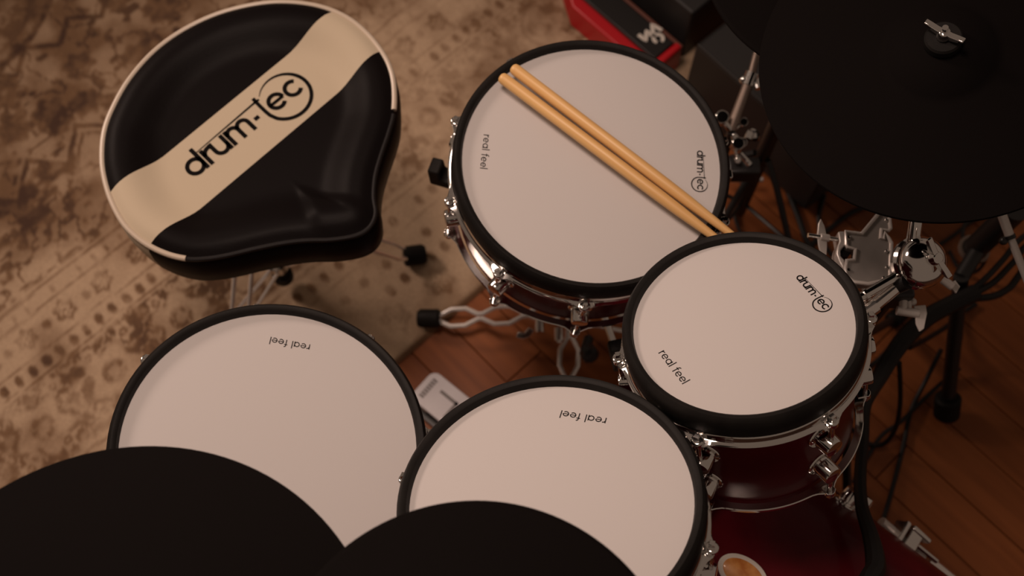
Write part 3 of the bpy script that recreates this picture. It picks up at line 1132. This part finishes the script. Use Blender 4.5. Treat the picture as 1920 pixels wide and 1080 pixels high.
def cymbal(name, label, c, n, rad, bell=.062, spin=0.0, hats=False, thick=.0055):
    M = drum_matrix(c, n)
    t = thing('cymbal', label, 'cymbal', M, 'black rubber practice cymbals')
    b = bell
    top = [(.0075, .034), (b * .45, .0315), (b * .75, .0255), (b * .95, .0165), (b * 1.02, .0140), (b * 1.12, .0128), (rad * .6, .0085), (rad * .85, .0035), (rad * .97, .0006), (rad - .0008, 0)]
    bot = [(rad, -.0015), (rad - .0004, -thick * .8), (rad - .003, -thick), (rad * .6, .0085 - thick), (b, .012 - thick), (b * .5, .024 - thick), (.0075, .027 - thick)]
    MB().lathe(top + bot, 128, closed=True).build('pad', M_PAD, t, smooth=55)
    MB().lathe([(.0001, .034), (.019, .034), (.0205, .036), (.0205, .044), (.0185, .0465), (.0001, .0465)], 28).build('felt_washer', M_RUBBER, t)
    wn = wing_nut_mesh().build('wing_nut', M_CHROME, t, bevel=.0008)
    wn.location = (0, 0, .0465)
    wn.rotation_euler = (0, 0, spin)
    MB().cyl((0, 0, -.03), (0, 0, .066), .0034).build('stud', M_CHROME, t)
    return t, M


cymbal('cymbal', 'black pad cymbal with chrome wing nut, tilted over the black case and multi clamp', (0.4908, 0.7263, 0.8776), (-.266, -.0536), .2032, spin=R(-40))
cymbal('cymbal', 'black pad cymbal overlapping the lower rim of the medium white tom', (-.0318, .0237, .9882), (.0015, .1203), .1778, spin=R(30))
cymbal('cymbal', 'widest black pad cymbal, covering the lower part of the largest white tom', (-.3363, .03, .96), (.0509, .1005), .2286, spin=R(70))
cymbal('cymbal', 'black pad cymbal behind the tilted one, only its thin edge showing above the case', (0.4317, 0.9345, .780), (0, 0), .1838, spin=R(10))


def straight_stand(label, top, n, base, ang0, m=None, legs=3, r=.0095, step=120):
    """tripod stand under a cymbal: pole, tilter, legs with rubber feet"""
    m = m or M_CHROME
    b = Vector((base[0], base[1], 0))
    t = thing('cymbal_stand', label, 'stand', Matrix.Translation(b), 'tripod stands under the cymbals')
    z = Vector((n[0], n[1], 1)).normalized()
    e = Vector(top) - z * .036 - b
    k = Vector((0, 0, .45))
    MB().cyl((0, 0, .05), k, r * 1.35).build('lower_tube', m, t)
    MB().cyl(k - Vector((0, 0, .05)), e - z * .02, r).build('upper_tube', m, t)
    MB().lathe([(r, .42), (r * 2, .42), (r * 2.1, .425), (r * 2.1, .46), (r * 1.2, .468)], 18).build('collar', m, t)
    MB().cyl(e - z * .035, e + z * .008, .008).cyl(e - z * .02 + Vector((-.012, 0, 0)), e - z * .02 + Vector((.012, 0, 0)), .010).build('tilter', m, t)
    for i in range(legs):
        a = R(ang0 + step * i)
        d = Vector((math.cos(a), math.sin(a), 0))
        lo = MB().tube([d * .014 + Vector((0, 0, .27)), d * .05 + Vector((0, 0, .235)), d * .215 + Vector((0, 0, .020))], .006, 8).tube([d * .012 + Vector((0, 0, .09)), d * .12 + Vector((0, 0, .135))], .004, 6).build('leg', m, t)
        rubber_foot(MB(), d * .222 + Vector((0, 0, .0165)), d + Vector((0, 0, -.12)), .014, .035).build('rubber_foot', M_RUBBER, lo)
    return t


straight_stand('chrome tripod stand hidden under the cymbal by the medium white tom', (-.0318, .0237, .9882), (.0015, .1203), (-.0318, -.02), 225)
straight_stand('chrome tripod stand hidden under the widest black cymbal', (-.3363, .03, .96), (.0509, .1005), (-.34, .0), 210)
HH = Vector((.4182, .9053, 0))
straight_stand('black tripod stand beside the black case, under the cymbal with only its edge showing', (0.4317, 0.9345, .780), (0, 0), (.4317, .9345), 166, m=M_BLACK, step=68)

# ================================================================ CHROME STRUT with clamps, at the snare's far side
so = Vector((.352, .905, 0))
cl = thing('clamp_strut', 'slim chrome strut with clamps rising between the snare and the tilted black cymbal', 'strut', Matrix.Translation(so))


def W(M0, *ps):
    return [Vector(p) - M0 for p in ps]


a, b, c = W(so, (0.3462, 0.8967, 0.4200), (0.3739, 0.9627, 0.4600), (0.3828, 0.9936, 0.4700))
MB().cyl(a, b, .0085).build('tube', M_DULL_SHADED, cl)  # chrome tube coloured as if shaded by the cymbals
MB().cyl(b, c + (c - b) * .3, .006).build('upper_rod', M_DULL_SHADED, cl)
j = MB().sphere(b - Vector((.010, 0, 0)), .007, 12).cyl(b + Vector((.010, .004, 0)), b + Vector((.012, -.016, 0)), .005).cyl(b + (b - a).normalized() * -.008, b + (b - a).normalized() * .012, .011)
j.build('collar', M_CHROME, cl)
for nm, pts, r in (('hook', ((0.3765, 0.8897, 0.4000), (0.3827, 0.9034, 0.4000), (0.3893, 0.8995, 0.4000), (0.3893, 0.8897, 0.4000)), .0062), ('lever', ((0.3642, 0.8701, 0.3900), (0.3738, 0.8613, 0.3850), (0.3804, 0.8563, 0.3800)), .0055)):
    MB().tube(smooth_path(W(so, *pts)), r, 10).build(nm, M_CHROME, cl)
f0, = W(so, (0.3476, 0.8938, 0.4200))
for px_, r in (((0.3281, 0.9052, 0.4400), .011), ((0.3666, 0.9103, 0.4200), .007), ((0.3588, 0.8810, 0.4000), .0105), ((0.3659, 0.8839, 0.4000), .008), ((0.3590, 0.8586, 0.3900), .005)):
    q = Vector(px_) - so
    MB().cyl(q + Vector((0, -.004, r * 1.1)), q + Vector((0, .004, -r * 1.1)), r, n=14).cyl(q, f0 + (q - f0) * .1, r * .5, n=10).build('clamp_joint', M_CHROME, cl, bevel=.0025)
MB().box(Vector((0.3731, 0.8573, 0.3600)) - so, (.052, .030, .035)).build('clamp_body', M_BLACK, cl, bevel=.004)
f0, = W(so, (0.3476, 0.8938, 0.4200))
MB().cyl(f0, Vector((f0.x + .01, f0.y + .01, .012)), .007).build('leg', M_BLACK, cl)
MB().lathe([(.0001, 0), (.014, 0), (.014, .022), (.008, .026), (.0001, .026)], 16, Matrix.Translation((f0.x + .01, f0.y + .01, 0))).build('rubber_foot', M_RUBBER, cl)
MB().box(Vector((0.4525, 1.0004, 0.0500)) - so, (.062, .008, .010)).build('foot_bar', M_SATIN, cl, bevel=.002)

# ================================================================ MULTI CLAMP with its wing bolts
mo = Vector((.43, .55, 0))
mc = thing('multi_clamp', 'silver cast multi clamp plate with notched edge, beside the small tom', 'clamp', Matrix.Translation(mo))
ZP = .64


def plate_pts(pts):
    return [tuple((Vector(p) - mo)[:2]) for p in pts]


PL = plate_pts([(0.4367, 0.6171, 0.6400), (0.4571, 0.6140, 0.6400), (0.4822, 0.6426, 0.6400), (0.4965, 0.6395, 0.6400), (0.4957, 0.6217, 0.6400), (0.4924, 0.6181, 0.6400), (0.4836, 0.6201, 0.6400), (0.4813, 0.6071, 0.6400), (0.4843, 0.6060, 0.6400), (0.4872, 0.6155, 0.6400), (0.4917, 0.6071, 0.6400), (0.4941, 0.6010, 0.6400), (0.4870, 0.5536, 0.6400), (0.4777, 0.5477, 0.6400), (0.4570, 0.5433, 0.6400), (0.4382, 0.5462, 0.6400), (0.4298, 0.5544, 0.6400), (0.4298, 0.5633, 0.6400), (0.4333, 0.5761, 0.6400), (0.4430, 0.5768, 0.6400), (0.4462, 0.5919, 0.6400), (0.4361, 0.5949, 0.6400), (0.4346, 0.5980, 0.6400)])
JW = plate_pts([(0.4264, 0.6171, 0.6400), (0.4348, 0.6178, 0.6400), (0.4325, 0.5965, 0.6400), (0.4267, 0.5911, 0.6400), (0.4260, 0.5821, 0.6400), (0.4303, 0.5768, 0.6400), (0.4278, 0.5633, 0.6400), (0.4231, 0.5745, 0.6400), (0.4209, 0.5858, 0.6400), (0.4239, 0.5972, 0.6400), (0.4270, 0.6033, 0.6400)])
plate = MB().prism(PL, ZP - .020, ZP - .0015).build('plate', M_PLATE, mc, bevel=.0012)
MB().tube([Vector((x, y, ZP - .0005)) for x, y in PL], .0026, 8, closed=True).build('rib', M_SATIN, plate)
jaw = MB().prism(JW, ZP - .028, ZP).build('jaw', M_SATIN, mc, bevel=.0015)
rv = MB()
for px_ in ((0.4397, 0.6086, 0.6400), (0.4923, 0.6340, 0.6400), (0.4867, 0.5889, 0.6400), (0.4845, 0.5663, 0.6400), (0.4339, 0.5626, 0.6400), (0.4785, 0.5514, 0.6400)):
    q = Vector(px_) - mo
    rv.lathe([(.0001, .0016), (.0022, .0012), (.0030, -.001), (.0030, -.003)], 12, Matrix.Translation((q.x, q.y, ZP)))
rv.build('rivet', M_CHROME, plate)
wb = MB()
a, b = W(mo, (0.3865, 0.6117, 0.6400), (0.4257, 0.6079, 0.6350))
wb.cyl(a, b, .0032).build('bolt', M_CHROME, jaw)
cw = a + (b - a) * .47
wg = [(-.0035, -.024), (.0035, -.024), (.0055, -.012), (.0065, 0), (.0050, .014), (.0010, .024), (-.003, .018), (-.0065, .003), (-.006, -.012)]
MB().prism(wg, -.0016, .0016, frame(cw, (.15, -.35, 1), (1, .1, 0))).cyl(cw - (b - a) * .06, cw + (b - a) * .25, .005).build('wing_bolt', M_SATIN, jaw, bevel=.0008)
lw = MB()
lw.tube(smooth_path(W(mo, (0.4388, 0.5570, 0.6300), (0.4477, 0.5563, 0.6300), (0.4543, 0.5481, 0.6300), (0.4591, 0.5481, 0.6300), (0.4439, 0.5473, 0.6300), (0.4396, 0.5518, 0.6300))), .0022, 8)
lw.build('clip', M_CHROME, plate)
hx, hy = (Vector((0.4347, 0.5954, 0.6200)) - mo)[:2]
MB().cyl((hx, hy, .012), (hx, hy, ZP - .012), .0095).build('post', M_BLACK, mc)
MB().lathe([(.0001, 0), (.022, 0), (.022, .006), (.016, .014), (.0001, .014)], 24, Matrix.Translation((hx, hy, 0))).build('base', M_BLACK, mc)

# ================================================================ BOOM STAND of the tilted cymbal: dome tilter, tom arm, wing bolts
bo = Vector((.520, .560, 0))
bs = thing('boom_stand', 'chrome stand with a polished dome and wing nut, holding the tom arm and tilted cymbal', 'stand', Matrix.Translation(bo))
dc, = W(bo, (0.5082, 0.5472, 0.7000))
Md = frame(dc, (.28, -.34, .9), (1, 0, 0))
dome = MB().lathe([(.0001, .0195), (.010, .019), (.020, .0155), (.028, .0092), (.0322, .000), (.0322, -.004), (.028, -.008), (.0001, -.010)], 48, Md).build('dome', M_CHROME, bs, smooth=50)
wn = wing_nut_mesh(1.15).build('wing_nut', M_CHROME, dome, bevel=.001)
Mw = Md @ Matrix.Translation((-.001, .004, .018)) @ Matrix.Rotation(R(-58), 4, 'Z')
wn.location, wn.rotation_euler = Mw.to_translation(), Mw.to_euler()
rim = MB().lathe([(.0285, -.020), (.0330, -.018), (.0340, -.010), (.0315, -.006), (.0275, -.008)], 40, frame(dc + Vector((.0, .002, -.004)), (.2, -.28, .9))).build('cup', M_CHROME, bs)
MB().cyl((dc.x, dc.y + .01, .02), (dc.x, dc.y + .01, dc.z - .015), .0125).build('pole', M_BLACK, bs)
MB().lathe([(.0001, .010), (.018, .010), (.020, .014), (.020, .035), (.0125, .04)], 20, Matrix.Translation((dc.x, dc.y + .01, -.01))).build('pole_foot', M_RUBBER, bs)
ctop = Vector((0.4908, 0.7263, 0.8776)) - bo
nz = Vector((-.266, -.0536, 1)).normalized()
MB().cyl(dc + Vector((-.012, .006, -.012)), ctop - nz * .05, .0085).build('boom_arm', M_CHROME, bs)
MB().cyl(ctop - nz * .058, ctop - nz * .018, .0075).cyl(ctop - nz * .05 - Vector((.012, 0, 0)), ctop - nz * .05 + Vector((.014, 0, 0)), .011).build('tilter', M_CHROME, bs)
a, b, c = W(bo, (0.4355, 0.4915, 0.6650), (0.4519, 0.5031, 0.6680), (0.4823, 0.5273, 0.6720))
arm = MB().cyl(a - (b - a) * .9, b, .0110).cyl(b, c, .0085).build('tom_arm', M_BRIGHT, bs)
a, b = W(bo, (0.4276, 0.5062, 0.6800), (0.4857, 0.5392, 0.6850))
MB().cyl(a - (b - a) * .25, b, .0062).cyl(a + (b - a) * .14, a + (b - a) * .2, .0085).build('memory_rod', M_CHROME, arm)
MB().cyl(c - Vector((.002, 0, .004)), dc + Vector((-.018, -.02, -.014)), .010).build('arm_socket', M_BLACK, arm)
a, b, c, d = W(bo, (0.5079, 0.5380, 0.6200), (0.5079, 0.5181, 0.6100), (0.5274, 0.5136, 0.6100), (0.5148, 0.5355, 0.6150))
tb = MB().cyl(a, b, .0055).cyl(b - Vector((.008, 0, 0)), c, .0062).cyl(d, b + Vector((.008, 0, 0)), .004).build('t_bolt', M_SATIN, bs)
MB().prism([(-.008, .012), (.007, .013), (.0085, .002), (.004, -.018), (-.002, -.022), (-.006, -.012)], -.002, .002, frame(c + Vector((.002, -.002, .0)), (-.1, -.3, 1), (1, 0, 0))).sphere(c + Vector((-.006, .016, 0)), .006, 12).build('wing_bolt', M_SATIN, tb, bevel=.001)
a, b = W(bo, (0.5696, 0.5657, 0.6000), (0.5821, 0.5550, 0.6000))
MB().cyl(a, b, .0058).prism([(-.004, -.008), (.006, -.006), (.008, .004), (-.003, .007)], -.002, .002, frame(b, (0, -.2, 1))).build('side_bolt', M_SATIN, bs)
MB().box(dc + Vector((-.006, -.004, -.09)), (.034, .030, .045)).build('clamp_block', M_BLACK, bs, bevel=.004)
for ang in (40, 108, 285):
    d = Vector((math.cos(R(ang)), math.sin(R(ang)), 0))
    p0 = Vector((dc.x, dc.y + .01, 0))
    lo = MB().tube([p0 + d * .014 + Vector((0, 0, .33)), p0 + d * .05 + Vector((0, 0, .29)), p0 + d * .26 + Vector((0, 0, .022))], .0075, 8).build('leg', M_BLACK, bs)
    rubber_foot(MB(), p0 + d * .265 + Vector((0, 0, .018)), d + Vector((0, 0, -.12)), .0155, .04).build('rubber_foot', M_RUBBER, lo)

# ================================================================ LEGS AND RODS of the floor tom and the small tom (hidden side)
for k in range(3):
    a = R(80 + 120 * k)
    p = Vector((math.cos(a) * .192, math.sin(a) * .192, 0))
    down = MF.to_3x3().inverted() @ Vector((0, 0, -1))
    zc = (MF @ Vector((p.x, p.y, -.2))).z
    lo = MB().cyl(p + Vector((0, 0, -.10)), p + Vector((0, 0, -.2)) + down * (zc - .02), .0055).build('leg', M_CHROME, tom_f)
    MB().box((p.x * .97, p.y * .97, -.19), (.024, .024, .03)).build('leg_bracket', M_CHROME, lo, bevel=.002)
    rubber_foot(MB(), p + Vector((0, 0, -.2)) + down * (zc - .0255), down, .012, .035).build('rubber_foot', M_RUBBER, lo)
# suspension rod of the medium tom, down to the bass drum
mt = MM.inverted()
a, b = mt @ Vector((.17, .30, .49)), mt @ Vector((.125, .27, .62))
MB().cyl(a, b, .008).cyl(b, mt @ Vector((.12, .235, .70)), .008).build('mount_arm', M_CHROME, tom_m)
# snare throw-off
to = MB().box((.184, 0, -.075), (.016, .030, .055)).box((.195, 0, -.06), (.010, .014, .05))
Mt = Matrix.Rotation(R(-2), 4, 'Z')
o = to.build('throw_off', M_CHROME, snare, bevel=.002)
o.rotation_euler = (0, 0, R(2))

# ================================================================ DARK FLOOR STAND at the far side of the loom
po = Vector((.80, .62, 0))
fs_ = thing('floor_stand', 'dark stand leg with black rubber foot on the floor, crossing behind the cable loom', 'stand', Matrix.Translation(po))
a, b, c = W(po, (0.7250, 0.6933, 0.3000), (0.7501, 0.6294, 0.1700), (0.7756, 0.5576, 0.0450))
MB().cyl(a, c, .0125).build('leg', M_BLACK, fs_)
rubber_foot(MB(), c, c - a, .023, .05).build('rubber_foot', M_RUBBER, fs_)
a, b = W(po, (0.7622, 0.7512, 0.2800), (0.7743, 0.7570, 0.4200))
MB().cyl(a, b, .020).build('tube', M_BLACK, fs_)
MB().lathe([(.021, -.004), (.0255, -.004), (.0265, -.001), (.0255, .004), (.021, .004)], 28, frame(a, b - a), closed=True).build('ring', M_DULL_SHADED, fs_)
MB().cyl(W(po, (0.7669, 0.7518, 0.3000))[0], W(po, (0.7293, 0.6974, 0.2900))[0], .013).build('cross_tube', M_BLACK, fs_)

ro = Vector((.67, .62, 0))
rk = thing('rack_rod', 'slim satin metal rod running out beneath the tilted black cymbal', 'rod', Matrix.Translation(ro))
a, b, c = W(ro, (0.6518, 0.6649, 0.6200), (0.6695, 0.6277, 0.6000), (0.7070, 0.5541, 0.5600))
MB().cyl(a, b, .0062).build('upper_tube', M_SATIN, rk)
MB().cyl(b, c, .0052).build('lower_tube', M_SATIN, rk)
MB().cyl(b + (a - b) * .06, b - (a - b) * .06, .0072).sphere(b + Vector((-.008, -.004, -.004)), .006, 12).build('collar', M_BLACK, rk)
MB().cyl(c, (c.x + .32, c.y - .05, .012), .0052).build('leg', M_SATIN, rk)
MB().lathe([(.0001, 0), (.016, 0), (.016, .02), (.0001, .026)], 16, Matrix.Translation((c.x + .32, c.y - .05, 0))).build('rubber_foot', M_RUBBER, rk)

# ================================================================ CABLES


def cable(label, pts, r, name='cable', group='black cables on the floor', k=8, m=None):
    if isinstance(r, list):
        r = list(np.interp(np.linspace(0, len(r) - 1, (len(pts) - 1) * k + 1), range(len(r)), r))
    return tag(MB().tube(smooth_path(pts, k), r, 10).build(name, m or M_CABLE, None), label, 'cable', group)


cable('thick black cable loom running past the small tom and down the bass drum', [(0.7450, 0.6673, 0.3000), (0.6990, 0.6453, 0.3000), (0.6574, 0.6217, 0.3000), (0.6141, 0.5822, 0.3000), (0.5736, 0.5268, 0.3000), (0.5349, 0.4709, 0.3300), (0.5089, 0.4005, 0.3800), (0.4870, 0.3447, 0.4200), (0.4728, 0.2930, 0.4560), (0.4698, 0.2446, 0.4900), (0.4642, 0.2073, 0.5120), (0.4470, 0.1453, 0.5400), (.56, -.06, .56), (.74, -.16, .42), (.86, -.16, .12), (.98, -.10, .014), (1.2, .05, .014)], [.014, .014, .0145, .0145, .013, .010, .0085, .0085, .009, .011, .013, .013, .013, .013, .013, .013, .013], name='cable_loom', group='cable loom')
cable('black cable forming the upper strand of three that leave the loom', [(0.7319, 0.6655, 0.3000), (0.7709, 0.6974, 0.2900), (0.8066, 0.7320, 0.2800), (0.8641, 0.7875, 0.2600), (1.0, .86, .16), (1.08, .95, .02), (1.25, 1.0, .007)], .0050)
cable('black cable forming the middle strand of three that leave the loom', [(0.7289, 0.6580, 0.3050), (0.7844, 0.6922, 0.2800), (0.8284, 0.7325, 0.2700), (0.8801, 0.7773, 0.2500), (1.02, .80, .15), (1.12, .86, .02), (1.3, .85, .007)], .0055)
cable('black cable sagging lowest of the three strands that leave the loom', [(0.7262, 0.6563, 0.3000), (0.7788, 0.6679, 0.2800), (0.8185, 0.6909, 0.2600), (0.8450, 0.7189, 0.2500), (0.8916, 0.7670, 0.2400), (1.03, .74, .14), (1.14, .76, .02), (1.3, .70, .008)], .0060)
cable('thin black cable hanging in a loop between the loom and the small tom', [(0.6209, 0.5618, 0.2600), (0.6505, 0.5289, 0.1600), (0.6656, 0.5044, 0.0800), (0.6606, 0.4886, 0.0300), (0.6424, 0.4893, 0.0120), (0.6221, 0.5088, 0.0080), (0.5961, 0.5335, 0.0080)], .0042)
cable('long thin black cable snaking from the stand foot down to the spur', [(0.7726, 0.6527, 0.0600), (0.7509, 0.6050, 0.0200), (0.7218, 0.5533, 0.0080), (0.7015, 0.4942, 0.0080), (0.6797, 0.4363, 0.0080), (0.6511, 0.3727, 0.0200), (0.6386, 0.3419, 0.0120)], .0042)
cable('thin black cable crossing the floor under the loom towards the bass drum', [(0.8177, 0.6304, 0.0200), (0.7871, 0.6074, 0.0090), (0.7432, 0.5710, 0.0090), (0.6983, 0.5308, 0.0180), (0.6616, 0.5057, 0.0090), (0.6253, 0.4572, 0.0090), (0.6023, 0.4218, 0.0090)], .0038)
cable('thin black cable branching sideways from the loom towards the stand leg', [(0.6630, 0.6076, 0.2000), (0.7358, 0.6599, 0.1000), (0.7968, 0.7038, 0.0400), (0.8367, 0.7374, 0.0120), (0.8716, 0.7603, 0.0080)], .0045)
cable('thin black cable curling beside the dark stand leg', [(0.7975, 0.6941, 0.1000), (0.8094, 0.6796, 0.0700), (0.8092, 0.6612, 0.0500), (0.7989, 0.6271, 0.0300), (0.7873, 0.6024, 0.0120)], .0032)
cable('thin black cable rising from the loom past the polished dome', [(0.7401, 0.6495, 0.2200), (0.7625, 0.6956, 0.2000), (0.7826, 0.7431, 0.1800), (0.8013, 0.7921, 0.1600), (0.8098, 0.8427, 0.1400), (0.8349, 0.8949, 0.1200)], .0036)
cable('black cable curving round the ring of the dark stand', [(0.8673, 0.8344, 0.1000), (0.8776, 0.8251, 0.0600), (0.8742, 0.8184, 0.0300), (0.8614, 0.8216, 0.0120), (0.8479, 0.8365, 0.0080), (0.8376, 0.8698, 0.0080)], .0036)
cable('black floor cable passing below the strut between snare and tilted cymbal', [(0.5343, 1.0400, 0.0080), (0.5407, 0.9953, 0.0080), (0.5545, 0.9433, 0.0080), (0.5660, 0.8922, 0.0080), (0.5811, 0.8587, 0.0080)], .0060)
cable('short black floor cable emerging under the tilted cymbal edge', [(0.6109, 0.9884, 0.0080), (0.6024, 0.9663, 0.0080), (0.5943, 0.9376, 0.0080), (0.5968, 0.8922, 0.0080), (0.6117, 0.8587, 0.0080)], .0045)
cable('black floor cable slanting under the tilted cymbal towards the silver clamp', [(0.7070, 0.9721, 0.0080), (0.6576, 0.9491, 0.0080), (0.6183, 0.9205, 0.0080), (0.5845, 0.8922, 0.0080), (0.5556, 0.8587, 0.0080)], .0050)
cable('thin black floor cable seen beside the snare rim near the stick tips', [(0.4536, 1.0305, 0.0080), (0.4459, 0.9837, 0.0080), (0.4324, 0.9433, 0.0080), (0.4418, 0.9035, 0.0080)], .0036)
cable('black floor cable slanting out from behind the polished dome', [(0.8179, 0.8801, 0.0100), (0.8523, 0.9031, 0.0090), (0.8849, 0.9280, 0.0090), (0.9212, 0.9486, 0.0090)], .0040)
cable('black floor cable running from the clamp post towards the small tom lugs', [(0.7571, 0.7282, 0.0080), (0.7118, 0.6861, 0.0080), (0.6672, 0.6445, 0.0080), (0.6256, 0.6240, 0.0080)], .0045)
